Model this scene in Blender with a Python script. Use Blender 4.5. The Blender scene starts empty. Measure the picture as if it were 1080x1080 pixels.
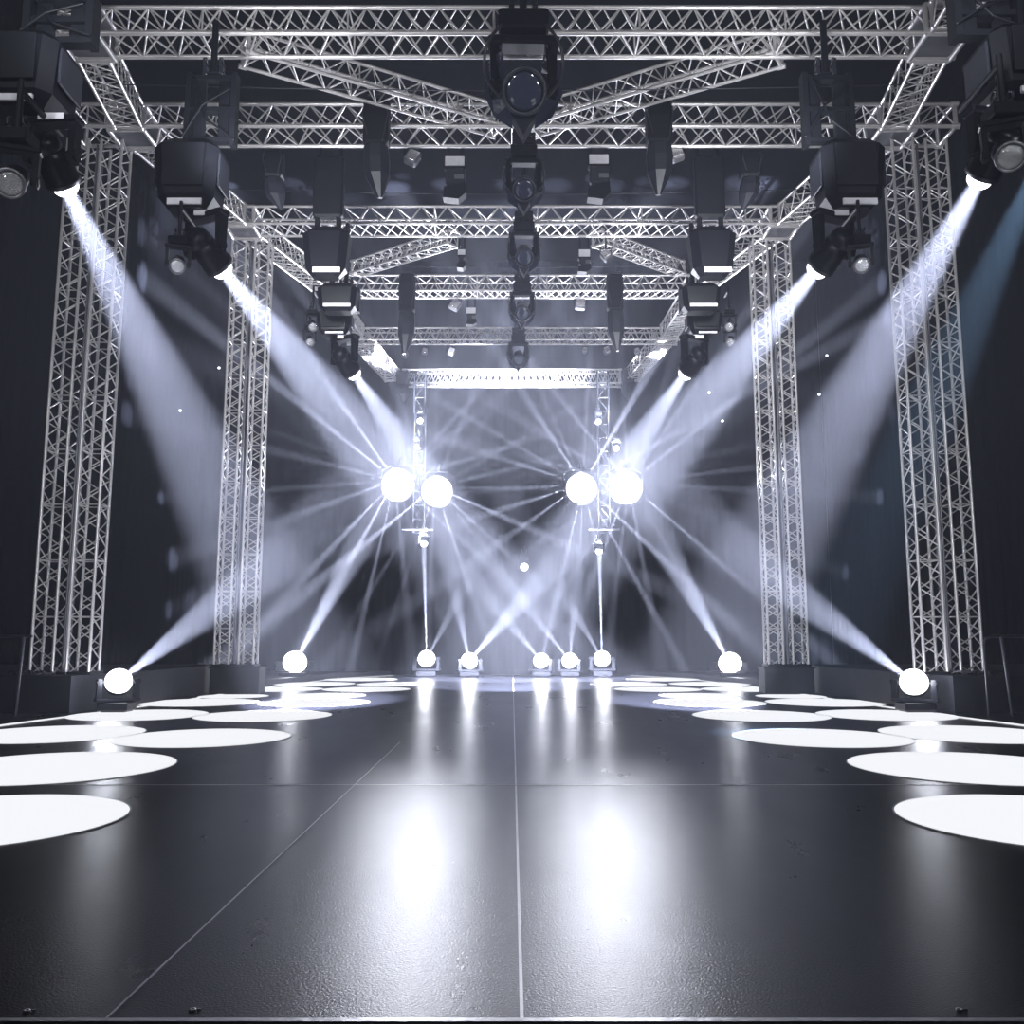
import bpy, math, random
from mathutils import Vector, Matrix
random.seed(7)
sc = bpy.context.scene
col = sc.collection
PI = math.pi

# ------------------------------------------------------------------ camera
F, CX, CY, EYE, PITCH = 950.0, 540.0, 540.0, 1.15, math.radians(7.9)
cam = bpy.data.cameras.new('camera'); camo = bpy.data.objects.new('camera', cam); col.objects.link(camo)
cam.sensor_width = 36; cam.lens = F / 1080 * 36; cam.clip_start = .05; cam.clip_end = 200
camo.location = (0, 0, EYE); camo.rotation_euler = (PI / 2 + PITCH, 0, 0)
sc.camera = camo
cp, sp = math.cos(PITCH), math.sin(PITCH)

def at(px, py, D):
    """world point on the plane y = D that the photograph shows at px, py"""
    a, b = (px - CX) / F, (CY - py) / F
    d = Vector((a, cp - b * sp, sp + b * cp))
    return d * (D / d.y) + Vector((0, 0, EYE))

def floor_at(px, py, z=0.0):
    a, b = (px - CX) / F, (CY - py) / F
    d = Vector((a, cp - b * sp, sp + b * cp))
    t = (z - EYE) / d.z
    return Vector((d.x * t, d.y * t, z))

# ------------------------------------------------------------------ materials
def principled(name, base, rough=.5, metal=0., spec=.5, emit=None, strength=0., noise=None, bump=0., bscale=40., coat=0.):
    m = bpy.data.materials.new(name); m.use_nodes = True
    nt = m.node_tree; b = nt.nodes['Principled BSDF']
    b.inputs['Base Color'].default_value = (*base, 1)
    b.inputs['Roughness'].default_value = rough
    b.inputs['Metallic'].default_value = metal
    b.inputs['Specular IOR Level'].default_value = spec
    b.inputs['Coat Weight'].default_value = coat
    if emit:
        b.inputs['Emission Color'].default_value = (*emit, 1)
        b.inputs['Emission Strength'].default_value = strength
    tc = nt.nodes.new('ShaderNodeTexCoord')
    if noise:
        sc_, amt = noise
        n = nt.nodes.new('ShaderNodeTexNoise'); n.inputs['Scale'].default_value = sc_; n.inputs['Detail'].default_value = 6
        r = nt.nodes.new('ShaderNodeMapRange'); r.inputs['To Min'].default_value = 1 - amt; r.inputs['To Max'].default_value = 1 + amt
        mx = nt.nodes.new('ShaderNodeVectorMath'); mx.operation = 'SCALE'; mx.inputs[0].default_value = base
        nt.links.new(tc.outputs['Object'], n.inputs['Vector']); nt.links.new(n.outputs['Fac'], r.inputs['Value'])
        nt.links.new(r.outputs['Result'], mx.inputs['Scale']); nt.links.new(mx.outputs[0], b.inputs['Base Color'])
    if bump:
        n = nt.nodes.new('ShaderNodeTexNoise'); n.inputs['Scale'].default_value = bscale; n.inputs['Detail'].default_value = 5
        bp = nt.nodes.new('ShaderNodeBump'); bp.inputs['Strength'].default_value = bump; bp.inputs['Distance'].default_value = .01
        nt.links.new(tc.outputs['Object'], n.inputs['Vector']); nt.links.new(n.outputs['Fac'], bp.inputs['Height'])
        nt.links.new(bp.outputs[0], b.inputs['Normal'])
    return m

M = {}
M['alu'] = principled('brushed_aluminium', (.72, .70, .70), .34, .55, noise=(3, .25), bump=.2, bscale=25)
M['alu_dark'] = principled('dull_aluminium', (.20, .20, .22), .4, .7, noise=(5, .3))
M['plastic'] = principled('black_plastic', (.004, .0045, .007), .36, 0, .22, noise=(8, .3), bump=.1)
M['matt'] = principled('matt_black_metal', (.006, .007, .010), .5, .1, .25, noise=(6, .3))
M['grey'] = principled('dark_grey_casting', (.017, .019, .028), .38, .2, .6, noise=(9, .3))
M['label'] = principled('pale_reflective_plate', (.75, .75, .80), .4, .2, noise=(12, .15))
M['mirror'] = principled('silvered_reflector', (.75, .75, .78), .22, .8, noise=(60, .3), bump=.6, bscale=90)
M['glass'] = principled('dark_lens_glass', (.03, .035, .06), .08, 0, .9, coat=.6)
M['drape'] = principled('black_drape', (.0008, .0009, .0013), 1, 0, 0)
M['riser'] = principled('black_painted_riser', (.010, .011, .016), .55, 0, .3, noise=(3, .4), bump=.3, bscale=12)
M['cable'] = principled('black_rubber_cable', (.02, .02, .024), .4, 0, .5)

def emitter(name, c, s, sample='NONE'):
    m = bpy.data.materials.new(name); m.use_nodes = True
    nt = m.node_tree; nt.nodes.clear()
    o = nt.nodes.new('ShaderNodeOutputMaterial'); e = nt.nodes.new('ShaderNodeEmission')
    e.inputs['Color'].default_value = (*c, 1); e.inputs['Strength'].default_value = s
    nt.links.new(e.outputs[0], o.inputs['Surface'])
    try: m.cycles.emission_sampling = sample
    except Exception: pass
    return m
M['lens_on'] = emitter('glowing_lens', (.93, .95, 1), 4)
_n = M['lens_on'].node_tree       # clear glass: the beam from inside the head passes through it
_a = _n.nodes.new('ShaderNodeAddShader'); _t = _n.nodes.new('ShaderNodeBsdfTransparent')
_n.links.new(_n.nodes['Emission'].outputs[0], _a.inputs[0]); _n.links.new(_t.outputs[0], _a.inputs[1])
_n.links.new(_a.outputs[0], _n.nodes['Material Output'].inputs['Surface'])
M['disc'] = emitter('pool_and_strip_glow', (.93, .95, 1), 1.0)  # glow of the painted light pools, shared with the edge strip
M['led'] = emitter('led_point', (.9, .94, 1), 4)

def floor_material():
    m = principled('black_stage_deck', (.006, .0065, .01), .3, 0, .26)
    nt = m.node_tree; b = nt.nodes['Principled BSDF']; L = nt.links
    tc = nt.nodes.new('ShaderNodeTexCoord')
    mp = nt.nodes.new('ShaderNodeMapping'); mp.inputs['Scale'].default_value = (1, .35, 1); mp.inputs['Rotation'].default_value = (0, 0, .5)
    L.new(tc.outputs['Object'], mp.inputs['Vector'])
    n1 = nt.nodes.new('ShaderNodeTexNoise'); n1.inputs['Scale'].default_value = 1.6; n1.inputs['Detail'].default_value = 9; n1.inputs['Roughness'].default_value = .65
    L.new(mp.outputs[0], n1.inputs['Vector'])
    r1 = nt.nodes.new('ShaderNodeMapRange'); r1.inputs['From Min'].default_value = .3; r1.inputs['From Max'].default_value = .7
    r1.inputs['To Min'].default_value = .265; r1.inputs['To Max'].default_value = .315
    L.new(n1.outputs['Fac'], r1.inputs['Value']); L.new(r1.outputs[0], b.inputs['Roughness'])
    cr = nt.nodes.new('ShaderNodeMapRange'); cr.inputs['From Min'].default_value = .35; cr.inputs['From Max'].default_value = .75
    cr.inputs['To Min'].default_value = .8; cr.inputs['To Max'].default_value = 1.3
    vm = nt.nodes.new('ShaderNodeVectorMath'); vm.operation = 'SCALE'; vm.inputs[0].default_value = (.006, .0065, .010)
    L.new(n1.outputs['Fac'], cr.inputs['Value']); L.new(cr.outputs[0], vm.inputs['Scale'])
    # fine scuffs: thin stretched scratches
    mp2 = nt.nodes.new('ShaderNodeMapping'); mp2.inputs['Scale'].default_value = (1.3, 9, 1); mp2.inputs['Rotation'].default_value = (0, 0, -.35)
    L.new(tc.outputs['Object'], mp2.inputs['Vector'])
    n2 = nt.nodes.new('ShaderNodeTexNoise'); n2.inputs['Scale'].default_value = 2.2; n2.inputs['Detail'].default_value = 10; n2.inputs['Roughness'].default_value = .7
    L.new(mp2.outputs[0], n2.inputs['Vector'])
    r2 = nt.nodes.new('ShaderNodeMapRange'); r2.inputs['From Min'].default_value = .66; r2.inputs['From Max'].default_value = .74; r2.inputs['To Max'].default_value = .012
    L.new(n2.outputs['Fac'], r2.inputs['Value'])
    ad = nt.nodes.new('ShaderNodeVectorMath'); ad.operation = 'ADD'
    L.new(vm.outputs[0], ad.inputs[0]); L.new(r2.outputs[0], ad.inputs[1]); L.new(ad.outputs[0], b.inputs['Base Color'])
    n3 = nt.nodes.new('ShaderNodeTexNoise'); n3.inputs['Scale'].default_value = 110; n3.inputs['Detail'].default_value = 3
    L.new(tc.outputs['Object'], n3.inputs['Vector'])
    bp = nt.nodes.new('ShaderNodeBump'); bp.inputs['Strength'].default_value = .5; bp.inputs['Distance'].default_value = .003
    L.new(n3.outputs['Fac'], bp.inputs['Height'])
    bp2 = nt.nodes.new('ShaderNodeBump'); bp2.inputs['Strength'].default_value = .05; bp2.inputs['Distance'].default_value = .003
    L.new(n2.outputs['Fac'], bp2.inputs['Height']); L.new(bp.outputs[0], bp2.inputs['Normal']); L.new(bp2.outputs[0], b.inputs['Normal'])
    return m
M['floor'] = floor_material()

# ------------------------------------------------------------------ mesh tools
class MB:
    def __init__(s): s.v = []; s.f = []; s.sm = []
    def add(s, vs, fs, smooth=False, mat=None):
        o = len(s.v)
        s.v += [tuple(mat @ Vector(v)) if mat else tuple(v) for v in vs]
        s.f += [tuple(i + o for i in f) for f in fs]; s.sm += [smooth] * len(fs)
        return s
    def tube(s, p, q, r, n=6, r2=None, caps=True):
        p, q = Vector(p), Vector(q); d = (q - p)
        if d.length < 1e-6: return s
        d.normalize(); u = d.orthogonal().normalized(); w = d.cross(u)
        r2 = r if r2 is None else r2
        vs = [p + (u * math.cos(2 * PI * i / n) + w * math.sin(2 * PI * i / n)) * r for i in range(n)]
        vs += [q + (u * math.cos(2 * PI * i / n) + w * math.sin(2 * PI * i / n)) * r2 for i in range(n)]
        fs = [(i, (i + 1) % n, n + (i + 1) % n, n + i) for i in range(n)]
        s.add(vs, fs, True)
        if caps: s.add(vs, [tuple(range(n - 1, -1, -1)), tuple(range(n, 2 * n))])
        return s
    def path(s, pts, r, n=6):
        for a, b in zip(pts, pts[1:]): s.tube(a, b, r, n)
        return s
    def box(s, c, size, mat=None, bev=0., taper=1.):
        cx, cy, cz = c; x, y, z = [k / 2 for k in size]
        if bev <= 0:
            vs = [(cx + i * x * (taper if k < 0 else 1), cy + j * y * (taper if k < 0 else 1), cz + k * z) for k in (-1, 1) for j in (-1, 1) for i in (-1, 1)]
            fs = [(0, 2, 3, 1), (4, 5, 7, 6), (0, 1, 5, 4), (2, 6, 7, 3), (0, 4, 6, 2), (1, 3, 7, 5)]
            return s.add(vs, fs, False, mat)
        b = bev; rings = []
        for k, zz, ins in ((-1, -z, b), (-1, -z + b, 0), (1, z - b, 0), (1, z, b)):
            t = taper if k < 0 else 1
            X, Y = (x - ins) * t, (y - ins) * t; B = b * .9 if ins == 0 else b * .5
            ring = [(X, -Y + B), (X, Y - B), (X - B, Y), (-X + B, Y), (-X, Y - B), (-X, -Y + B), (-X + B, -Y), (X - B, -Y)]
            rings.append([(cx + a, cy + c2, cz + zz) for a, c2 in ring])
        vs = [v for r in rings for v in r]; n = 8
        fs = [(k * n + i, k * n + (i + 1) % n, (k + 1) * n + (i + 1) % n, (k + 1) * n + i) for k in range(3) for i in range(n)]
        fs += [tuple(range(n - 1, -1, -1)), tuple(range(3 * n, 4 * n))]
        return s.add(vs, fs, False, mat)
    def lathe(s, prof, n=24, mat=None, smooth=True, close=False):
        """profile of (radius, z) turned round local Z"""
        vs = [(r * math.cos(2 * PI * i / n), r * math.sin(2 * PI * i / n), z) for r, z in prof for i in range(n)]
        fs = [(k * n + i, k * n + (i + 1) % n, (k + 1) * n + (i + 1) % n, (k + 1) * n + i) for k in range(len(prof) - 1) for i in range(n)]
        return s.add(vs, fs, smooth, mat)
    def prism(s, outline, y0, y1, mat=None):
        n = len(outline)
        vs = [(x, y0, z) for x, z in outline] + [(x, y1, z) for x, z in outline]
        fs = [(i, (i + 1) % n, n + (i + 1) % n, n + i) for i in range(n)] + [tuple(range(n - 1, -1, -1)), tuple(range(n, 2 * n))]
        return s.add(vs, fs, False, mat)
    def build(s, name, mat, parent=None):
        me = bpy.data.meshes.new(name); me.from_pydata(s.v, [], s.f); me.update()
        me.polygons.foreach_set('use_smooth', s.sm); me.materials.append(mat)
        o = bpy.data.objects.new(name, me); col.objects.link(o)
        if parent: o.parent = parent
        return o

def tag(o, label=None, cat=None, group=None, kind=None):
    if label: o['label'] = label
    if cat: o['category'] = cat
    if group: o['group'] = group
    if kind: o['kind'] = kind
    return o
def empty(name, loc=(0, 0, 0), label=None, cat=None, group=None):
    o = bpy.data.objects.new(name, None); o.empty_display_size = .2; col.objects.link(o); o.location = loc
    return tag(o, label, cat, group)
def copy_tree(o, parent=None):
    c = o.copy(); col.objects.link(c); c.parent = parent
    for ch in o.children: copy_tree(ch, c)
    return c
def kid(o, name):
    return [c for c in o.children if c.name.split('.')[0] == name]
def struct(o): o['kind'] = 'structure'; return o
def aim(d):      # rotation that sends local +Z along d
    return Vector(d).to_track_quat('Z', 'Y')

# ------------------------------------------------------------------ lights
TINT = (.84, .87, 1.0)
def spot(name, p, q, half, power, blend=.35, r=.06, c=TINT):
    l = bpy.data.lights.new(name, 'SPOT'); l.energy = power; l.color = c
    l.spot_size = math.radians(2 * half); l.spot_blend = blend; l.shadow_soft_size = r
    o = bpy.data.objects.new(name, l); col.objects.link(o); o.location = p
    o.rotation_euler = (Vector(q) - Vector(p)).to_track_quat('-Z', 'Y').to_euler()
    return o
def point(name, p, power, r=.1, c=TINT):
    l = bpy.data.lights.new(name, 'POINT'); l.energy = power; l.color = c; l.shadow_soft_size = r
    o = bpy.data.objects.new(name, l); col.objects.link(o); o.location = p
    return o

w = bpy.data.worlds.new('world'); sc.world = w; w.use_nodes = True
nt = w.node_tree; nt.nodes['Background'].inputs['Color'].default_value = (.010, .011, .016, 1)
nt.nodes['Background'].inputs['Strength'].default_value = .02
vs = nt.nodes.new('ShaderNodeVolumeScatter'); vs.inputs['Color'].default_value = (.77, .81, 1, 1)
HAZE = .0042
vs.inputs['Density'].default_value = HAZE; vs.inputs['Anisotropy'].default_value = .4
nt.links.new(vs.outputs[0], nt.nodes['World Output'].inputs['Volume'])
sc.cycles.use_denoising = True
sc.cycles.max_bounces = 4; sc.cycles.diffuse_bounces = 1; sc.cycles.glossy_bounces = 3; sc.cycles.volume_bounces = 0
sc.cycles.sample_clamp_indirect = 4; sc.cycles.sample_clamp_direct = 0
sc.cycles.caustics_reflective = False; sc.cycles.caustics_refractive = False
sc.cycles.use_light_tree = True
sc.view_settings.view_transform = 'Standard'; sc.view_settings.look = 'None'; sc.view_settings.gamma = 1
sc.view_settings.use_curve_mapping = False; sc.view_settings.exposure = 0

# ------------------------------------------------------------------ the setting
BACK = 34.0; SIDE = 12.0; TOP = 16.0; RH = .56   # RH: height of the black risers
def plane_box(name, c, size, mat):
    return struct(MB().box(c, size).build(name, mat))
edge_n, edge_f = 2.92, 28.0
plane_box('floor', (0, (edge_n + edge_f) / 2, -.15), (26, edge_f - edge_n, .3), M['floor'])
plane_box('floor_hall', (0, 12, -.75), (2 * SIDE + 2, 46, .1), M['riser'])
plane_box('ceiling', (0, 12, TOP), (2 * SIDE + 2, 46, .2), M['drape'])
def folds(name, p, q, h, amp=.035, pitch=.45):
    p, q = Vector(p), Vector(q); L = (q - p).length; d = (q - p) / L; nrm = Vector((-d.y, d.x, 0)); n = int(L / pitch * 8)
    vs, fs = [], []
    for i in range(n + 1):
        s_ = L * i / n; o = amp * math.sin(2 * PI * s_ / pitch + 1.3 * math.sin(s_)) * (.7 + .3 * math.sin(s_ * 1.7))
        b = p + d * s_ + nrm * o
        vs += [(b.x, b.y, p.z), (b.x, b.y, p.z + h)]
    fs = [(2 * i, 2 * i + 2, 2 * i + 3, 2 * i + 1) for i in range(n)]
    m = MB().add(vs, fs, True)
    o = m.build(name, M['drape']); struct(o)
    return o
folds('wall_left', (-SIDE, -10, -.7), (-SIDE, BACK, -.7), 16.7)
folds('wall_right', (SIDE, BACK, -.7), (SIDE, -10, -.7), 16.7)
folds('wall_back', (-SIDE, BACK, -.7), (SIDE, BACK, -.7), 16.7)
folds('wall_front', (SIDE, -10, -.7), (-SIDE, -10, -.7), 16.7)

# deck joints: thin aluminium strips between the deck panels
tn = 0
def trim(c, size, mat=M['alu_dark']):
    global tn; tn += 1
    return plane_box('trim_%d' % tn, c, size, mat)
SE = 6.7
trim((.03, (edge_n + edge_f) / 2, .0005), (.012, edge_f - edge_n, .003), M['alu'])
for X in (-1.235,):
    trim((X, (edge_n + 10.2) / 2, .0005), (.007, 10.2 - edge_n, .003), M['alu'])
trim((0, 7.30, .0005), (2 * SE, .022, .003), M['alu'])
trim((0, edge_n - .012, -.02), (26, .024, .05), M['alu'])

# ------------------------------------------------------------------ trusses
def truss(name, label, p, q, w_=.5, h_=.42, cell=None, rc=.030, rl=.014, cat='truss', up=(0, 0, 1), faces='fbud', group=None, plates=True, cross=''):
    p, q = Vector(p), Vector(q); L = (q - p).length; d = (q - p) / L
    u = Vector(up); u = (u - d * u.dot(d)).normalized(); s = d.cross(u).normalized()
    root = empty(name, p, label, cat, group)
    cell = cell or w_ * 1.05; n = max(2, round(L / cell))
    cor = {(i, j): s * (i * w_ / 2) + u * (j * h_ / 2) for i in (-1, 1) for j in (-1, 1)}
    for k, c in cor.items():
        MB().tube(c, c + d * L, rc, 8).build('chord', M['alu'], root)
    F_ = {'f': ((1, -1), (1, 1)), 'b': ((-1, -1), (-1, 1)), 'd': ((-1, -1), (1, -1)), 'u': ((-1, 1), (1, 1))}
    for fc in faces:
        a, b = F_[fc]; m = MB(); A, B = cor[a], cor[b]
        for i in range(n):
            t0, t1, tm = L * i / n, L * (i + 1) / n, L * (i + .5) / n
            m.tube(A + d * t0, B + d * tm, rl, 5, caps=False); m.tube(B + d * tm, A + d * t1, rl, 5, caps=False)
            if fc in cross:
                m.tube(B + d * t0, A + d * tm, rl * .8, 5, caps=False); m.tube(A + d * tm, B + d * t1, rl * .8, 5, caps=False)
            if i % 4 == 0: m.tube(A + d * t0, B + d * t0, rl, 5, caps=False)
        m.build('lacing', M['alu'], root)
    if plates:
        for t in (0, L):
            m = MB()
            ks = [(-1, -1), (1, -1), (1, 1), (-1, 1)]
            for a, b in zip(ks, ks[1:] + ks[:1]):
                m.tube(cor[a] + d * t, cor[b] + d * t, rc * 1.15, 8)
            for k in ks: m.tube(cor[k] + d * (t - .06), cor[k] + d * (t + .06), rc * 1.5, 8)
            m.build('end_frame', M['alu'], root)
    return root

ZT = 9.75     # underside of the cross trusses
def barpos(y_bottom, D): return at(540, y_bottom, D).z
bars = [('A', 12.2, 60, 6.45, .52, .40), ('B', 14.8, 154, 7.5, .62, .40), ('C', 18.5, 249, 6.0, .60, .38),
        ('D', 22.3, 314, 4.45, .50, .40), ('E', 26.1, 363, 4.9, .42, .36), ('F', 30.7, 408, 3.75, .50, .48)]
names = {'A': 'silver truss spanning the very top of the stage, nearest to camera',
         'B': 'silver cross truss second from the front, joined by the tall near towers',
         'C': 'silver cross truss third from the front, between the two rear towers',
         'D': 'silver cross truss fourth from the front, above two small pale floodlights',
         'E': 'silver cross truss fifth from the front, next to last before the back drape',
         'F': 'silver cross truss furthest back, above the starburst lights'}
BZ = {}
for k, D, yb, hw, dw, hh in bars:
    z = at(540, yb, D).z + hh / 2; BZ[k] = z
    truss('cross_truss', names[k], (-hw, D - dw / 2, z), (hw, D - dw / 2, z), dw, hh, cell=dw * (1.0 if k in 'AB' else .9),
          rc=.034 if k in 'AB' else .03, rl=.016, cat='truss', cross='d' if k in 'CDE' else 'bu' if k in 'AB' else 'fdbu')
LX = {'A': 6.15, 'B': 6.55, 'C': 5.75, 'D': 4.75, 'E': 4.6, 'F': 4.1}
seq = 'ABCDEF'; BD = {k: D for k, D, *_ in bars}
where = {('N', 'A'): 'running from above the camera to the front cross truss', ('A', 'B'): 'between first and second cross trusses',
         ('B', 'C'): 'between second and third cross trusses', ('C', 'D'): 'between third and fourth cross trusses',
         ('D', 'E'): 'between fourth and fifth cross trusses', ('E', 'F'): 'between fifth and last cross trusses'}
for sx, sn in ((-1, 'left'), (1, 'right')):
    pts = [('N', (sx * 6.0, 8.6, BZ['A']))] + [(k, (sx * LX[k], BD[k] - .25, BZ[k])) for k in seq]
    for (ka, a), (kb, b) in zip(pts, pts[1:]):
        a, b = Vector(a), Vector(b); d = (b - a).normalized()
        truss('side_truss', 'silver %s side truss %s' % (sn, where[ka, kb]), a + d * .38, b - d * .38, .46, .40, cell=.46, rc=.03, rl=.014, cross='fd')
# corner blocks
for sx, sn in ((-1, 'left'), (1, 'right')):
    for k in 'ABC':
        c = Vector((sx * LX[k], BD[k] - .25, BZ[k])); r = empty('corner_block', c, 'boxy silver %s corner joint on the %s cross truss' % (sn, {'A': 'front', 'B': 'second', 'C': 'third'}[k]), 'truss joint')
        m = MB()
        for i in (-1, 1):
            for j in (-1, 1):
                m.tube((i * .3, j * .3, -.22), (i * .3, j * .3, .22), .04, 8); m.tube((i * .3, -.3, j * .22), (i * .3, .3, j * .22), .04, 8); m.tube((-.3, i * .3, j * .22), (.3, i * .3, j * .22), .04, 8)
        m.build('joint_frame', M['alu'], r)
        for nx in (-1, 1):
            MB().box((nx * .29, 0, 0), (.02, .5, .36)).build('gusset_plate', M['alu_dark'], r)
        MB().box((0, 0, -.21), (.5, .5, .02)).build('base_gusset', M['alu_dark'], r)
# diagonal braces
truss('brace_truss', 'silver diagonal brace from front truss down to centre, left one', (-3.95, 12.3, BZ['A']), (-.25, 14.4, BZ['B'] + .02), .40, .34, cell=.42, rc=.028, rl=.013)
truss('brace_truss', 'silver diagonal brace from front truss down to centre, right one', (3.95, 12.3, BZ['A']), (.35, 14.4, BZ['B'] + .02), .40, .34, cell=.42, rc=.028, rl=.013)
truss('brace_truss', 'short silver brace behind third cross truss, left of centre', (-1.3, 18.8, BZ['C'] - .1), (-3.9, 21.6, BZ['D'] + .3), .3, .3, cell=.4, rc=.025, rl=.012)
truss('brace_truss', 'short silver brace behind third cross truss, right of centre', (1.9, 18.8, BZ['C'] - .1), (4.2, 21.6, BZ['D'] + .3), .3, .3, cell=.4, rc=.025, rl=.012)

# towers: two square masts standing side by side on one base
def tower(label, x, D, ztop, wm, gap):
    root = empty('truss_tower', (x, D, RH), label, 'truss tower')
    h = ztop - RH
    for sgn in (-1, 1):
        cx = sgn * (gap / 2 + wm / 2)
        mast = MB()
        cor = [(cx + i * wm / 2, j * wm / 2) for i, j in ((-1, -1), (1, -1), (1, 1), (-1, 1))]
        for a, b in cor: mast.tube((a, b, 0), (a, b, h), .026, 8)
        mo = mast.build('mast', M['alu'], root)
        n = round(h / (wm * 1.25)); m = MB()
        for a, b in zip(cor, cor[1:] + cor[:1]):
            A, B = Vector((*a, 0)), Vector((*b, 0)); Z = Vector((0, 0, 1))
            for i in range(n):
                z0, z1, zm = h * i / n, h * (i + 1) / n, h * (i + .5) / n
                m.tube(A + Z * z0, B + Z * zm, .012, 5, caps=False); m.tube(B + Z * zm, A + Z * z1, .012, 5, caps=False)
                if i % 2 == 0: m.tube(A + Z * z0, B + Z * z0, .012, 5, caps=False)
        m.build('lacing', M['alu'], mo)
    m = MB()
    for xx in (-gap * .22, gap * .22): m.tube((xx, .02, 0), (xx, .02, h), .022, 8)
    m.build('centre_rail', M['alu_dark'], root)
    m = MB().box((0, 0, .02), (gap + 2 * wm + .1, wm + .12, .04)); m.build('base_plate', M['matt'], root)
    return root
for sx, sn in ((-1, 'left'), (1, 'right')):
    tower('tall silver lattice tower nearest the camera on the %s' % sn, sx * (7.22 if sx < 0 else 7.05), 14.75, BZ['B'] - .2, .36, .22)
    tower('silver lattice tower further back on the %s, smaller looking' % sn, sx * (5.68 if sx < 0 else 5.64), 18.75, BZ['C'] - .2, .30, .20)

# ------------------------------------------------------------------ risers at both sides and at the back
def slab(name, outline, z0, z1, mat, kind='structure'):
    n = len(outline); area = sum(outline[i][0] * outline[(i + 1) % n][1] - outline[(i + 1) % n][0] * outline[i][1] for i in range(n))
    if area < 0: outline = outline[::-1]
    vs = [(x, y, z0) for x, y in outline] + [(x, y, z1) for x, y in outline]
    fs = [(i, (i + 1) % n, n + (i + 1) % n, n + i) for i in range(n)] + [tuple(range(n - 1, -1, -1)), tuple(range(n, 2 * n))]
    o = MB().add(vs, fs).build(name, mat)
    if kind: o['kind'] = kind
    return o
EDGE = [(7.5, 7.0), (7.15, 9.5), (6.73, 12.1), (6.37, 14.05), (6.02, 17.0), (5.86, 19.6), (5.5, 22.3), (4.78, 25.6), (3.6, 27.4)]
for sx, sn in ((-1, 'left'), (1, 'right')):
    slab('wall_riser_' + sn, [(sx * x, y) for x, y in [(11.9, 13.95), (6.72, 13.95), (6.36, 17.0), (6.22, 19.9), (11.9, 19.9)]], .001, RH, M['riser'])
    slab('floor_ledge_' + sn, [(sx * x, y) for x, y in [(11.9, 19.95), (6.25, 19.95), (5.85, 22.3), (5.15, 25.7), (3.7, 27.9), (11.9, 27.9)]], .001, .12, M['riser'])
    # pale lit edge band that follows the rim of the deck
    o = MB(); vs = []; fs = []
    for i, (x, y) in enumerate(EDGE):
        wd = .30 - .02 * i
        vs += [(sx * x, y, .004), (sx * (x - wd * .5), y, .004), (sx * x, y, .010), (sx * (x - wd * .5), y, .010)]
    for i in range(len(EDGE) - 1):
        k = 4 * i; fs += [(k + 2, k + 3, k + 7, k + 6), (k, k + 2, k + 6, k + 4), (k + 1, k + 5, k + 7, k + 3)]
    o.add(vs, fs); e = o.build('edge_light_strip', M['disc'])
    tag(e, 'long glowing white strip along the %s rim of the stage floor' % sn, 'light strip')
# plinths under the rear towers
for sx, sn in ((-1, 'left'), (1, 'right')):
    r = empty('tower_plinth', (sx * 5.62, 18.75, 0), 'low black plinth carrying the further %s tower' % sn, 'plinth')
    MB().box((0, 0, RH / 2), (1.0, .5, RH - .002), bev=.02).build('plinth_body', M['riser'], r)
    MB().box((0, 0, RH - .03), (1.04, .54, .03)).build('top_board', M['matt'], r)

# ------------------------------------------------------------------ light pools on the deck, painted as glowing white discs
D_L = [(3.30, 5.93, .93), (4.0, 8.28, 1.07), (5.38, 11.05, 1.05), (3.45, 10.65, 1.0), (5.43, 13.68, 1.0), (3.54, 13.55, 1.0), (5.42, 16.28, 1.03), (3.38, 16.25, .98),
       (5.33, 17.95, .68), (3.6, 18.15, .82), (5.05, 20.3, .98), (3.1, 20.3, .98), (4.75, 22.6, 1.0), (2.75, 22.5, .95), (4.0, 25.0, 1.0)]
ROW = ['nearest the front edge of the stage', 'second nearest the front edge', 'third row, outer one cut by the frame', 'third row, inner one, full oval',
       'fourth row, outer one touching the edge strip', 'fourth row, inner one', 'fifth row, outer one', 'fifth row, inner one', 'small one, sixth row, outer',
       'sixth row, inner one', 'seventh row, outer one', 'seventh row, inner one towards the centre', 'eighth row, outer one', 'eighth row, inner one towards the centre', 'last single one before the back']
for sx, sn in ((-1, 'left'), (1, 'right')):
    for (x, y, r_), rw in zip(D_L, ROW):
        x += .12; r = empty('light_pool_disc', (sx * x, y, 0), 'glowing disc as light pool on the %s, %s' % (sn, rw), 'painted light pool', 'glowing discs standing in for light pools')
        MB().lathe([(0, .003), (r_ - .012, .003)], 64).build('pool_glow', M['disc'], r)
        MB().lathe([(r_ - .012, .002), (r_ - .012, .004), (r_, .004), (r_, .002)], 64, smooth=False).build('rim', M['label'], r)  # pale ring added round the painted light pool

# ------------------------------------------------------------------ barriers
def barrier(label, pts, posts):
    r = empty('crowd_barrier', pts[0], label, 'barrier'); o = Vector(pts[0])
    MB().path([Vector(p) - o for p in pts], .022, 8).build('frame_tube', M['grey'], r)
    for p, q in posts: MB().tube(Vector(p) - o, Vector(q) - o, .03, 8).build('post', M['grey'], r)
barrier('dark grey metal guard rail beside the tower at the left frame edge', [(-7.15, 13.55, 1.16), (-9.6, 13.55, 1.16)], [((-7.32, 13.55, .0), (-7.28, 13.55, 1.16)), ((-8.6, 13.55, .0), (-8.6, 13.55, 1.16))])
barrier('dark grey round-cornered guard rail at the right frame edge', [(7.0, 13.5, 0), (7.0, 13.5, 1.05), (7.03, 13.5, 1.12), (7.12, 13.5, 1.16), (9.6, 13.5, 1.16)], [((7.35, 13.5, .0), (7.27, 13.5, 1.16))])

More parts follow.
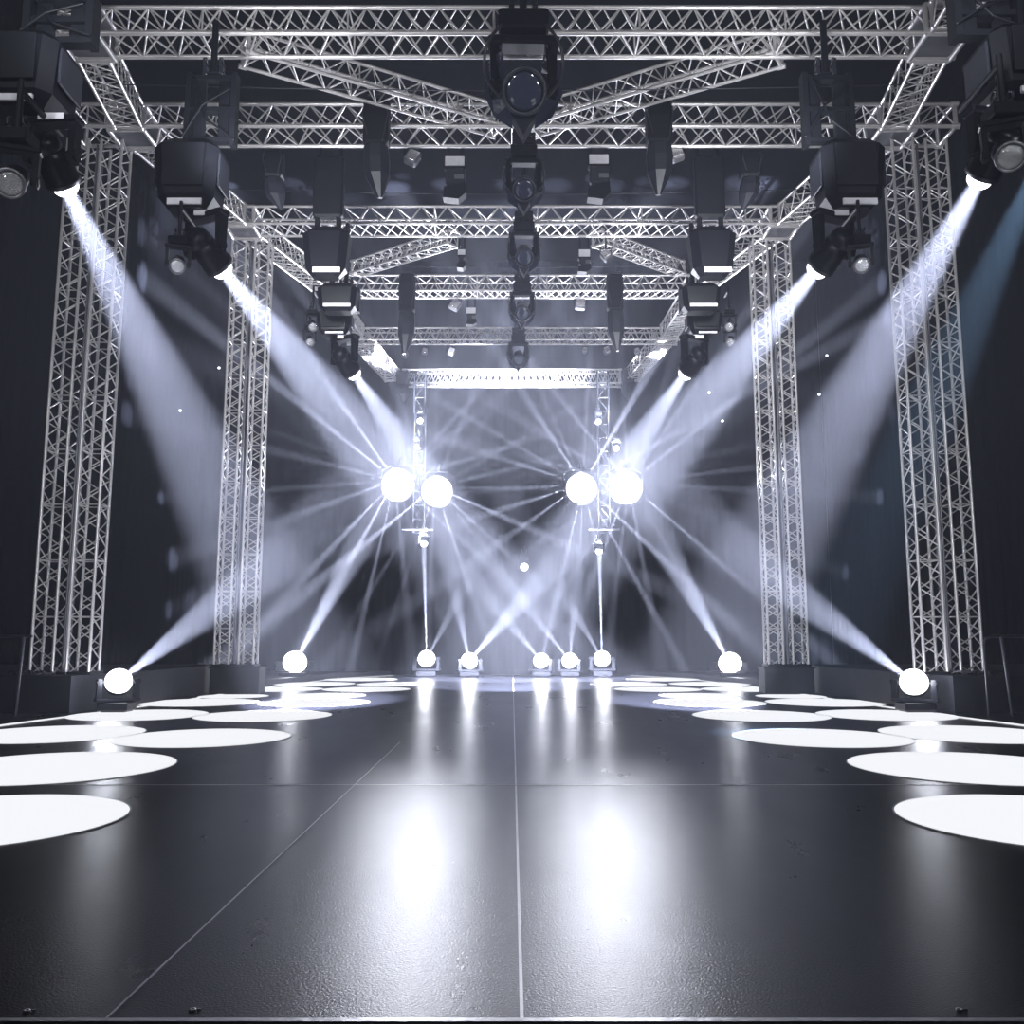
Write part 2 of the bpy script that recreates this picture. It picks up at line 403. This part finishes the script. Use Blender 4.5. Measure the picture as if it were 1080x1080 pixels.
# ------------------------------------------------------------------ stage lights
TIP = {}
def moving_head(name, label, pivot, d, s=1., on=True, box=None, pole=0., cat='stage light', group=None, upright=False, lens=None, strip=False, frame=0., globe=False, lr=1., reach=0., dx=0.):
    """a light on a yoke: pivot = centre of the head, d = where the lens looks, box = (w, d, h) of the ballast box"""
    root = empty(name, pivot, label, cat, group)
    d = Vector(d).normalized(); sg = -1 if upright else 1
    pan = math.atan2(d.x, -d.y) if abs(d.x) + abs(d.y) > .05 else 0
    Rz = Matrix.Rotation(pan, 4, 'Z')
    # yoke: two arms and a bridge
    m = MB(); W = .27 * s; H = .42 * s
    for k in (-1, 1):
        m.prism([(k * W - .03 * s, -sg * .08 * s), (k * W + .03 * s, -sg * .08 * s), (k * W + .045 * s, sg * H), (k * W - .045 * s, sg * H)], -.07 * s, .07 * s, Rz)
        m.tube(Rz @ Vector((k * W * .8, 0, 0)), Rz @ Vector((k * (W + .05 * s), 0, 0)), .07 * s, 12)
    m.box((0, 0, sg * (H + .02 * s)), (2 * W + .12 * s, .2 * s, .09 * s), Rz, bev=.02 * s)
    m.build('yoke', M['plastic'], root)
    bw, bd, bh = box or (.46 * s, .38 * s, .2 * s); z0 = H + .07 * s
    m = MB(); m.box((dx, 0, sg * (z0 + bh / 2)), (bw, bd, bh), bev=min(bw, bh) * (.16 if box else .1), taper=.86 if box else 1)
    b = m.build('base', M['plastic'], root)
    if box:
        for k in (-1, 1):
            MB().box((dx + k * bw * .49, 0, z0 + bh * .55), (.03, bd * .6, bh * .5), bev=.012).build('side_handle', M['grey'], b)
        MB().box((dx, -bd * .5 - .004, z0 + bh * .55), (bw * .62, .012, bh * .62), bev=.004).build('front_panel', M['matt'], b)
    if strip:
        MB().box((dx + .03 * s, -bd * .44, z0 + .02 * bh), (bw * .52, .03, .085 * bh)).build('pale_strip', M['label'], b)['label'] = 'pale reflective strip'
        y_ = MB().box((.02 * s, -.11 * s, H + .03 * s), (.30 * s, .015, .075 * s)); y_.build('pale_plate', M['label'], root)['label'] = 'pale reflective plate'
    # head shell
    R = .2 * s; rear, front = -.27 * s, .30 * s
    q = aim(d).to_euler()
    if globe:
        prof = [(.001, -.95 * R), (.5 * R, -.92 * R), (.93 * R, -.55 * R), (1.03 * R, -.2 * R), (.97 * R, -.18 * R)]
        h = MB().lathe(prof, 28).build('head', M['plastic'], root); h.rotation_euler = q
        MB().lathe([(R * math.cos(t), R * math.sin(t)) for t in [-.35 + (PI / 2 + .349) * i / 14 for i in range(15)]], 32).build('lens', M['lens_on'], h)['label'] = 'glowing white dome lens'
        TIP[root.name] = Vector(pivot)
    else:
        prof = [(0.001, rear), (R * .55, rear), (R * .8, rear + .05 * s), (R * .88, rear + .16 * s), (R * .80, rear + .17 * s), (R * .80, rear + .19 * s), (R * .9, rear + .2 * s), (R * .9, rear + .3 * s), (R, front - .08 * s), (R, front), (R * .86, front), (R * .82, front - .04 * s)]
        h = MB().lathe(prof, 28).build('head', M['plastic'], root); h.rotation_euler = q
        LR = R * .84 * lr * (.85 if on else 1); lz = front - .03 * s; bulge = (.5 if on else .15) * R; lz0 = lz; lz += (.5 * R if on else 0)
        lens = lens or ('lens_on' if on else 'glass')
        MB().lathe([(LR, lz0)] + [(LR * math.cos(t), lz + bulge * math.sin(t)) for t in [PI / 2 * .999 * i / 8 for i in range(9)]], 28).build('lens', M[lens], h)['label'] = 'glowing white lens' if on else 'unlit lens'
        MB().lathe([(R * .86, front - .03 * s), (R * .86, front + .012 * s), (R * 1.04, front + .012 * s), (R * 1.04, front - .04 * s)], 28).build('bezel', M['alu_dark' if lens == 'mirror' else 'grey'], h)
        TIP[root.name] = Vector(pivot) - d * .12 * s
    if not upright:
        zt = z0 + bh
        m = MB()
        if dx and not frame: pass
        if frame:
            # tall bracket frame between the box and the hook clamps
            for k in (-1, 1):
                m.box((k * bw * .36, 0, zt + frame / 2), (.07, .16, frame)); m.box((k * bw * .2, .03, zt + frame * .5), (.16, .1, frame * .85), bev=.02)
            for t in (.08, .5, .94): m.box((0, 0, zt + frame * t), (bw * .8, .12, .06))
            m.path([(-bw * .4, -.1, zt + .1), (-bw * .1, -.14, zt + frame * .5), (bw * .3, -.1, zt + frame * .75)], .014)
            m.path([(bw * .4, -.1, zt + .05), (0, -.13, zt + frame * .3), (-bw * .3, -.1, zt + frame * .95)], .014)
            m.build('bracket_frame', M['matt'], root); zt += frame; m = MB()
        m.box((0, 0, zt + .02 * s), (.3 * s, .06 * s, .03 * s))
        for k in (-1, 1):
            x = k * .11 * s
            m.box((x, 0, zt + .06 * s), (.05 * s, .10 * s, .14 * s), bev=.01)
            m.path([(x, -.07 * s, zt + .10 * s), (x, -.08 * s, zt + .19 * s), (x, 0, zt + .25 * s), (x, .08 * s, zt + .19 * s), (x, .07 * s, zt + .10 * s)], .018 * s, 6)
        m.build('hook_clamp', M['grey'], root)
        if pole:
            m = MB(); m.tube((0, 0, zt + .03), (0, 0, zt + pole), .045 * min(s, 1.2), 10)
            if reach: m.tube((0, 0, zt + pole * .8), (0, reach, zt + pole * .8), .03, 8)
            m.build('drop_pole', M['matt'], root)
    else:
        m = MB(); m.box((0, 0, -(z0 + bh) - .015), (bw * .8, bd * .8, .03)); m.build('foot', M['cable'], root)
    return root

def head_dir(px, py, D, tx, ty, TD): return at(tx, ty, TD) - at(px, py, D)
def hang(name, label, px, py, D, d, s, **k):
    """the lens of the head lands on the given pixel at depth D"""
    d = Vector(d).normalized(); p = at(px, py, D) - d * .28 * s
    return moving_head(name, label, p, d, s, **k), p

BEAMS = []
# the two rows of big beam lights hanging left and right
for sx, sn in ((-1, 'left'), (1, 'right')):
    X = lambda x, xr: x if sx < 0 else xr
    t1 = Vector((-3.4, 16.25, 0)) if sx < 0 else Vector((3.0, 16.25, 0))
    r, _ = hang('beam_light', 'big lit beam light under a black box at the %s top corner' % sn, X(66, 1037), X(190, 182), 8, t1 - at(X(66, 1037), 190, 8), .8, box=(.82, .7, .72), frame=.5, pole=1.2, strip=True, dx=sx * .28, group='lit beam lights above the stage')
    BEAMS.append((r.name, t1, 8, 1.0))
    t2 = floor_at(X(590, 495), 722)
    r, _ = hang('beam_light', 'lit beam light under a tall black box before the front truss, %s side' % sn, X(230, 866), 279, 11.6, t2 - at(X(230, 866), 279, 11.6), 1.0, box=(.86, .7, .95), frame=1.05, pole=.8, strip=True, dx=sx * .22, group='lit beam lights above the stage')
    BEAMS.append((r.name, t2, 8.5, 1.3))
    t3 = floor_at(X(600, 500), 716)
    r, _ = hang('beam_light', 'smaller lit beam light further back in the %s row, closest to the centre' % sn, X(371, 725), 391, 17.7, t3 - at(X(371, 725), 391, 17.7), 1.0, box=(.70, .5, .5), frame=.5, pole=1.4, strip=True, dx=sx * .2, group='lit beam lights above the stage')
    BEAMS.append((r.name, t3, 8.5, 1.0))
    # boxes of the row seen above the third lit head
    q = at(X(345, 750), 268, 15.9); r = empty('dimmer_box', q, 'black chamfered box hanging in the %s row under the third cross truss' % sn, 'equipment box', 'boxes of the side light rows')
    MB().box((0, 0, 0), (.86, .6, .95), bev=.15, taper=.85).build('case', M['plastic'], r)
    MB().box((.05, -.28, -.42), (.5, .03, .09)).build('pale_strip', M['label'], r)['label'] = 'pale reflective strip'
    MB().tube((-.2, 0, .5), (-.2, 0, 2.9), .05, 8).tube((.2, 0, .5), (.2, 0, 2.9), .05, 8).box((0, 0, 1.3), (.56, .2, 1.2), bev=.04).build('hanger', M['matt'], r)
    q = at(X(357, 738), 316, 16.7); r = empty('dimmer_box', q, 'smaller black box hung just below the chamfered one, %s row' % sn, 'equipment box', 'boxes of the side light rows')
    MB().box((0, 0, 0), (.76, .5, .55), bev=.1, taper=.9).build('case', M['plastic'], r)
    MB().box((.02, -.245, -.2), (.52, .03, .06)).build('pale_strip', M['label'], r)['label'] = 'pale reflective strip'
    # unlit small lamps beside the row
    sd = Vector((-sx * .25, -.75, -.6))
    for px, py, D, s_, lb in ((X(10, 1066), X(193, 165), 7.2, .62, 'unlit round lamp with grey face at the %s frame edge' % sn), (X(187, 909), X(281, 280), 10.9, .5, 'small unlit lamp with pale round face beside the second %s beam light' % sn),
                              (X(330, 769), 345, 17.4, .45, 'small pale lamp beside the third %s beam light, upper one' % sn), (X(327, 770), 361, 17.5, .42, 'small pale lamp beside the third %s beam light, lower one' % sn)):
        hang('side_lamp', lb, px, py, D, sd, s_, on=False, lens='mirror', pole=.5, lr=1.1, reach=(.7 if D < 15 else .3), group='small unlit side lamps')

# the teal light off the right corner
tt = at(950, 500, 9.2)
r = moving_head('beam_light', 'beam light with a pale teal beam at the far right edge', at(1122, 118, 7.4), tt - at(1122, 118, 7.4), .7, pole=2.0)
BEAMS.append((r.name, tt, 7, .11))

# black moving heads down the middle
for i, (px, py, D, s_, pl, w_) in enumerate([(553, 96, 11.3, 1.5, .3, 'largest, with round dark lens, before the front truss'), (553, 200, 13.7, .95, .9, 'second in the centre line, in front of the second truss'),
                                       (553, 272, 17.4, .95, 1.0, 'third in the centre line, under the third truss'), (551, 331, 21.2, .95, .8, 'fourth in the centre line, small'), (547, 380, 25.2, .9, .8, 'furthest and smallest in the centre line')]):
    r, pv = hang('centre_moving_head', 'black unlit moving head, %s' % w_, px, py, D, (.02, -.8, -.62), s_, on=False, pole=pl, frame=(0 if i == 0 else .25), group='moving heads down the centre')
    # glossy shell cheeks, a pointed tail below and looping cables
    for k in (-1, 1):
        vs = [(k * .20, -.05, .40), (k * .33, .05, .30), (k * .37, .1, .0), (k * .27, .05, -.26), (k * .10, -.02, -.42), (k * .12, -.12, -.22), (k * .22, -.2, .02), (k * .2, -.18, .26), (k * .16, .2, .0)]
        vs = [Vector(v) * s_ for v in vs]
        MB().add(vs, [(0, 7, 6, 5, 4, 3, 2, 1), (0, 1, 2, 8), (8, 2, 3, 4), (0, 8, 7), (7, 8, 6), (6, 8, 5), (5, 8, 4)] if k < 0 else [(1, 2, 3, 4, 5, 6, 7, 0), (8, 2, 1, 0), (4, 3, 2, 8), (7, 8, 0), (6, 8, 7), (5, 8, 6), (4, 8, 5)]).build('side_shell', M['glass'], r)
        MB().path([Vector((k * (.2 + .16 * math.sin(t * PI)), -.2 - .04 * math.sin(t * 7), .5 - t * .75)) * s_ for t in [i / 12 for i in range(13)]], .014 * s_, 6).build('cable_loop', M['cable'], r)
    MB().prism([(-.15 * s_, -.22 * s_), (0, -.50 * s_), (.15 * s_, -.22 * s_), (0, -.12 * s_)], -.06 * s_, .1 * s_).build('tail_cover', M['grey'], r)

# pointed profile lanterns hanging in front of the trusses
def lantern(label, px, ytop, ybot, D, wd, tilt):
    p, q = at(px, ytop, D), at(px, ybot, D); H = p.z - q.z; r = empty('profile_lantern', p, label, 'stage light', 'black pointed lanterns')
    MB().box((0, 0, -H * .24), (wd, .3, H * .46), bev=.04).build('clamp_housing', M['matt'], r)
    m = MB(); z1 = -H * .48
    ring = lambda z, w, dx: [(dx + w * math.cos(a), .8 * w * math.sin(a), z) for a in [2 * PI * i / 8 + .39 for i in range(8)]]
    R = [ring(z1, wd * .5, 0), ring(z1 - H * .12, wd * .56, tilt * .1), ring(z1 - H * .28, wd * .52, tilt * .3), ring(z1 - H * .44, wd * .22, tilt * .8), ring(z1 - H * .5, wd * .1, tilt)]
    vs = [v for g in R for v in g]; fs = [(k * 8 + i, (k + 1) * 8 + i, (k + 1) * 8 + (i + 1) % 8, k * 8 + (i + 1) % 8) for k in range(4) for i in range(8)] + [tuple(range(8)), tuple(range(39, 31, -1))]
    m.add(vs, fs).build('hood', M['grey'], r)
    m = MB()
    m.path([(-wd * .3, -.17, -H * .4), (-wd * .5, -.2, -H * .2), (-wd * .35, -.16, .0), (wd * .35, -.16, .02), (wd * .5, -.2, -H * .2), (wd * .3, -.17, -H * .46)], .012)
    m.build('cable_loop', M['cable'], r)
lantern('black pointed lantern clamped on the second truss, left of centre', 398, 106, 211, 13.95, .42, .08)
lantern('black pointed lantern clamped on the second truss, right of centre', 694, 106, 208, 13.95, .42, -.03)
lantern('slim dark lantern hung before the fourth truss, left of centre', 430, 290, 375, 21.6, .40, -.05)
lantern('slim dark lantern hung before the fourth truss, right of centre', 648, 290, 372, 21.6, .40, .05)
lantern('very dark lantern between second and third trusses on the left', 290, 160, 222, 15.4, .34, .15)
lantern('very dark lantern between second and third trusses on the right', 790, 160, 222, 15.4, .34, -.15)
lantern('tiny lantern under the last truss, left end', 425, 392, 424, 29.9, .42, .05)
lantern('tiny lantern under the last truss, right end', 662, 390, 422, 29.9, .42, -.02)

def panel_light(label, px, py, D, wd, hd, up, body):
    p = at(px, py, D); r = empty('panel_light', p, label, 'stage light', 'lights with a pale front panel')
    MB().box((0, -.10, 0), (wd, .03, hd), bev=.004).build('front_panel', M['label'], r)['label'] = 'pale rectangular panel'
    MB().box((0, 0, -.02), (wd * 1.12, .17, hd * 1.25), bev=.02).build('housing', M['matt'], r)
    if body:
        MB().box((.01, 0, -hd * .5 - body * .3), (wd * 1.0, .22, body * .5), bev=.03).build('body', M['grey'], r)
        o = [(-wd * .55, -hd * .5 - body * .62), (wd * .55, -hd * .5 - body * .5), (wd * .6, -hd * .5 - body * .8), (wd * .2, -hd * .5 - body), (-wd * .6, -hd * .5 - body * .95)]
        MB().prism(o[::-1], -.1, .12).build('hood', M['matt'], r)
        MB().box((.08, -.12, -hd * .5 - body * .35), (wd * .5, .02, hd * .5)).build('name_plate', M['alu_dark'], r)
    m = MB()
    for k in (-1, 1): m.box((k * wd * .38, 0, up / 2 + hd * .5), (.035, .03, up))
    m.build('strap', M['matt'], r)
panel_light('black light with bright pale panel under the second truss, left of centre', 480, 173, 15.0, .34, .17, .5, .62)
panel_light('black light with bright pale panel under the second truss, right of centre', 631, 171, 15.0, .34, .17, .5, .66)
panel_light('small pale panel light under the third truss, right of centre', 616, 269, 18.8, .24, .16, .5, .35)
panel_light('tiny pale panel light under the third truss, left of centre', 487, 268, 18.8, .16, .12, .5, .3)
panel_light('tiny pale panel light under the fourth truss, left of centre', 497, 329, 22.5, .24, .15, .5, .3)
def flood(label, px, py, D, wd, rot, up=.7):
    p = at(px, py, D); r = empty('floodlight', p, label, 'stage light', 'small square floodlights')
    r.rotation_euler = (0, 0, 0); R = Matrix.Rotation(rot, 4, 'Y') @ Matrix.Rotation(-.3, 4, 'X')
    MB().box((0, 0, 0), (wd, .16, wd * 1.15), R, bev=.03).build('housing', M['alu_dark'], r)
    MB().box((0, -.085, 0), (wd * .82, .02, wd * .95), R, bev=.006).build('reflector', M['mirror'], r)['label'] = 'silvery reflector face'
    MB().path([(-wd * .6, 0, 0), (-wd * .6, 0, wd * .8), (wd * .6, 0, wd * .8), (wd * .6, 0, 0)], .012, 5).tube((0, 0, wd * .8), (0, 0, up), .018, 6).build('bracket', M['matt'], r)
flood('small square silver floodlight under the second truss, left', 435, 167, 14.9, .24, .45)
flood('small square silver floodlight under the second truss, right by the lantern', 713, 163, 14.9, .24, -.35)
flood('tiny silver floodlight under the third truss, right', 639, 270, 18.7, .2, -.6)
flood('tiny silver floodlight under the fourth truss, left', 480, 322, 22.5, .26, .5)
flood('tiny silver floodlight under the fourth truss, right', 612, 321, 22.5, .28, .1)
flood('tiny silver floodlight under the fifth truss, far left', 427, 374, 26.2, .18, .4)
flood('tiny silver floodlight under the fifth truss, left', 448, 371, 26.2, .16, .2)
flood('tiny silver floodlight under the fifth truss, left of centre', 476, 371, 26.2, .2, .4)
flood('tiny silver floodlight under the fifth truss, right of centre', 617, 370, 26.2, .16, .1)
flood('tiny silver floodlight under the fifth truss, right', 640, 370, 26.2, .2, -.3)
flood('tiny silver floodlight under the fifth truss, far right', 672, 371, 26.2, .16, -.3)

# safety wires that cross under the roof
for k, (y, D, X_) in enumerate(((88, 13.0, 3.4), (199, 16.8, 3.4), (277, 20.6, 2.6))):
    X_ = 6.0 - k * .5; p = at(540, y, D); o = MB().path([(-X_ * 1.1 + X_ * 2.2 * i / 12, 0, -.12 * (1 - ((i - 6) / 6) ** 2)) for i in range(13)], .009, 5).build('safety_wire', M['grey'])
    o.location = p; tag(o, 'thin dark wire stretched sideways behind the %s cross truss' % ('first', 'second', 'third')[k], 'wire')

# ------------------------------------------------------------------ starburst lamps on two hanging ladders at the back
for nm, px in (('left', 441), ('right', 638)):
    t, b_ = at(px, 405, 27.7), at(px, 562, 27.7); r = empty('lamp_ladder', b_, 'slim hanging ladder truss holding the %s pair of starburst lamps' % nm, 'truss')
    Hh = 9.5 - b_.z; m = MB()
    for k in (-1, 1): m.tube((k * .17, 0, 0), (k * .17, 0, Hh), .028, 8)
    m.build('chord', M['matt'], r)
    m = MB(); n = 12
    for i in range(n + 1):
        m.tube((-.17, 0, Hh * i / n), (.17, 0, Hh * i / n), .016, 6)
        if i < n: m.tube((-.17 * (-1) ** i, 0, Hh * i / n), (.17 * (-1) ** i, 0, Hh * (i + 1) / n), .013, 6)
    m.build('rung', M['matt'], r)
    MB().tube((-.5, -.05, .1), (.45, -.05, .1), .03, 8).build('cross_bar', M['alu_dark'], r)
STAR = [(419, 509), (460, 516), (614, 513), (661, 512)]
DS = 26.5
for (x, y), w_ in zip(STAR, ('outer one of the left pair', 'inner one of the left pair', 'inner one of the right pair', 'outer one of the right pair')):
    p = at(x, y, DS)
    r = empty('starburst_lamp', p + Vector((0, .5, 0)), 'dazzling starburst lamp facing forward, %s' % w_, 'stage light', 'starburst lamps at the back')
    Rx = Matrix.Rotation(PI / 2 + .1, 4, 'X')
    MB().lathe([(.001, -.3), (.2, -.28), (.34, -.16), (.46, .1), (.5, .22), (.5, .3), (.47, .3), (.46, .24)], 40, Rx).build('dish', M['grey'], r)
    MB().lathe([(.46 * math.cos(t), .25 + .12 * math.sin(t)) for t in [PI / 2 * .999 * i / 8 for i in range(9)]], 40, Rx).build('lens', M['lens_on'], r)
    sg = 1 if x in (419, 661) else -1
    MB().path([(-.52, 0, 0), (-.54, 0, .45), (-.3, .1, .62), (.3, .1, .62), (.54, 0, .45), (.52, 0, 0)], .022, 8).tube((0, .1, .62), (0, .5, .95), .03, 8).build('bracket', M['matt'], r)
SMALL = [(444, 447, (.3, -.5, -.8), 'top of the left ladder'), (437, 474, (-.6, -.5, -.6), 'just above the left starburst pair'), (447, 578, (0, -.3, -1), 'below the left ladder, with a thin straight beam'),
         (633, 448, (.4, -.5, -.8), 'top of the right ladder'), (651, 475, (.1, -.8, -.6), 'just above the right starburst pair'), (632, 586, (0, -.3, -1), 'below the right ladder, with a thin straight beam')]
for x, y, d, w_ in SMALL:
    p = at(x, y, 26.9); low = y > 560
    moving_head('pin_lamp', 'tiny glowing white lamp, %s' % w_, p - Vector(d).normalized() * .15, d, .52 if low else .46, globe=True, pole=.35 if low else .2, cat='stage light', group='tiny lamps round the ladders')
moving_head('pin_lamp', 'lone tiny glowing lamp low in the middle of the back drape', at(553, 598, 33.2), (0, -1, -.1), .7, globe=True, pole=.3, cat='stage light')

# ------------------------------------------------------------------ lamps standing on the floor
FL = [(125, 719, 14.2, (405, 503, 22), 1.0, 'left front corner beside the near tower'), (964, 720, 14.2, (680, 503, 22), 1.05, 'right front corner beside the near tower'),
      (311, 699, 24.2, (405, 515, 25.4), 1.55, 'left side beyond the further tower'), (770, 700, 24.2, (668, 515, 25.4), 1.5, 'right side before the further tower'),
      (450, 695, 26.6, (447, 575, 26.6), 1.25, 'back row, far left with thin upright beam'), (495, 697, 26.6, (560, 600, 27), 1.2, 'back row, second from left'),
      (571, 697, 26.6, (500, 600, 27), 1.15, 'back row, middle one'), (601, 697, 26.6, (520, 590, 27), 1.15, 'back row, second from right'), (635, 695, 26.6, (632, 580, 26.6), 1.2, 'back row, far right with thin upright beam')]
for px, py, D, tg, s_, w_ in FL:
    p = at(px, py, D); d = at(*tg) - p
    zb = .12 if D > 24 and D < 25 else .01
    DIRS = d.normalized(); d = d.normalized() + Vector((0, -1.3, 0))      # the dome bulges towards the audience
    k = max(.25, (p.z - zb)); sy = s_
    r = moving_head('floor_lamp', 'glowing round floor lamp, %s' % w_, p, d, s_, globe=True, upright=True, box=None, cat='stage light', group='round lamps on the stage floor')
    # stand low enough to touch the floor
    hgt = (.42 + .07 + .2) * s_ + .03
    f_ = k / hgt
    for c in r.children:
        if not c.name.startswith('head'): c.scale = (1, 1, f_)

# loose cables on the risers
for sx, sn in ((-1, 'left'), (1, 'right')):
    for j in range(3):
        pts = []; x0 = sx * random.uniform(6.9, 7.3); y0 = random.uniform(14.1, 14.4)
        for i in range(40):
            a = i * .45; pts.append((x0 + sx * (.06 * j) + .13 * math.cos(a) + sx * .012 * i, y0 + .10 * math.sin(a), RH + .02 + .012 * (i % 5)))
        o = MB().path(pts, .011, 5).build('cable_coil', M['cable' if j else 'alu_dark'])
        tag(o, '%s cable coil lying at the foot of the near %s tower' % (('silvery', 'black outer', 'black inner')[j], sn), 'cable')
# small plates and bolts in the deck edge
for x, y, w_ in ((28, 1067, 'left corner'), (203, 1066, 'left of centre'), (1012, 1066, 'right corner')):
    c = floor_at(x, y); r = empty('deck_bolt', c, 'tiny silver bolt plate in the deck near the front edge, %s' % w_, 'bolt')
    MB().lathe([(.004, .002), (.004, .006), (.011, .006), (.011, .001)], 14).build('washer', M['label'], r)
    MB().box((.02, .004, .003), (.012, .006, .005)).build('pin', M['label'], r)
# LEDs in the side drapes
for x, y, w_ in ((231, 388, 'upper left'), (190, 433, 'lower left'), (872, 375, 'upper right'), (864, 416, 'middle right'), (748, 414, 'right, nearest the centre'), (762, 444, 'right, lowest'), (106, 667, 'left, beside the near tower')):
    p0 = Vector((0, 0, EYE)); d = at(x, y, 1) - p0
    t = min((BACK - .2) / d.y, (SIDE - .2) / abs(d.x)); p = p0 + d * t
    sz = .028 * p.y / 20
    o = MB().lathe([(.001, -sz), (sz * .8, -sz * .6), (sz, 0), (sz * .8, sz * .6), (.001, sz)], 10).build('drape_led', M['led']); o.location = p
    tag(o, 'pinpoint white light on the dark drape, %s' % w_, 'small light')

#LIGHTS_BEGIN
for i, (x, y) in enumerate(STAR):
    p = at(x, y, DS)
    spot('star_lamp', p + Vector((0, -.3, 0)), p + Vector((-p.x * .3, -10, 5.1)), 46, 2300, .3, .22)
    n = 20
    for k in range(n):
        a = 2 * PI * (k + random.uniform(-.35, .35)) / n
        d = Vector((math.cos(a), (random.uniform(.04, .12) if math.sin(a) > .25 else random.uniform(.15, .35) + (.25 if math.sin(a) < -.2 else .1)), math.sin(a)))
        spot('flare_spike', p + Vector((d.x, -.5, d.z)) * .42, p + d * 4, random.uniform(1.7, 3.4), random.uniform(300000, 1300000) * (.25 if math.sin(a) > .88 else .5 if abs(math.cos(a)) > .93 or (x - 540) * math.cos(a) < 0 else 1), 1, .02)  # narrow spots added round each lamp to draw flare spikes
for px, py, D, tg, s_, w_ in FL:
    p = at(px, py, D); point('lamp_glow', p + Vector((0, -.32 * s_, .05)), 70 if D > 25 else 40, .12)
BP = 420000
for nm, t, hf, pw in BEAMS:
    p = TIP[nm]; tl = 'teal' in bpy.data.objects[nm]['label']
    spot('beam', p, t, hf, BP * pw, .6, .02, (.45, .75, 1) if tl else TINT)
def beam(px, py, D, R, tx, ty, TD, half, power, blend=.6, r=.015):
    p = at(px, py, D); t = at(tx, ty, TD); d = (t - p).normalized()
    return spot('beam', p - d * .3 * R, t, half, power, blend, r)
beam(125, 719, 14.2, .2, 405, 503, 22, 7.8, BP)
beam(964, 720, 14.2, .21, 672, 503, 22, 7.2, BP)
beam(311, 699, 24.2, .31, 408, 520, 26.3, 7, BP * 1.1)
beam(770, 700, 24.2, .3, 670, 520, 26.3, 7, BP * 1.1)
for sx, sy, tx, ty, hf, pw in [(450, 695, 447, 575, 1.5, 6), (450, 695, 500, 600, 6, .6), (495, 697, 465, 555, 6.5, 1), (495, 697, 640, 532, 8, 1.4), (571, 697, 480, 590, 7, .8),
                       (571, 697, 600, 580, 5, .5), (601, 697, 475, 540, 5.5, 1), (601, 697, 612, 560, 6, .7), (635, 695, 632, 580, 1.5, 6), (635, 695, 585, 610, 6, .7)]:
    beam(sx, sy, 26.6, .24, tx, ty, 27.2 if hf > 2 else 26.9, hf, BP * pw * (.5 if hf > 2 else 1.6))
# added fill spots without fixtures, each turned on the truss behind it
FILL = [(1.0, 6.5, 12.2, 8.2, 600), (1.0, 10.5, 14.8, 9, 700), (1.0, 14.0, 18.5, 9, 1100), (1, 18.5, 22.3, 9, 700), (1, 22.3, 26.1, 9, 500), (1, 27.4, 30.7, 9, 150)]
for k, (s_, y0, y1, zz, pw) in enumerate(FILL):
    for x in (-3.6, 3.6):
        spot('truss_fill', (x, y0, 7.2 if k else 6.2), (x * .95, y1, 9.6), 55, pw * .4, .6, .25, (.93, .95, 1))
for sx in (-1, 1):  # unseen spots added to brighten the towers
    spot('tower_fill', (sx * 4.5, 6, 3), (sx * 7.1, 14.7, 5), 30, 350, .8, .2, (.9, .93, 1))
    spot('tower_fill', (sx * 3.5, 12, 3), (sx * 5.6, 18.3, 5), 30, 180, .8, .2, (.9, .93, 1))
for x in (-7, 7):  # unseen spots added behind the camera to lift the truss fronts
    spot('front_fill', (x, -6, 6.5), (-x * .3, 16, 9), 34, 2700, .5, .5, (.93, .95, 1))
#LIGHTS_END
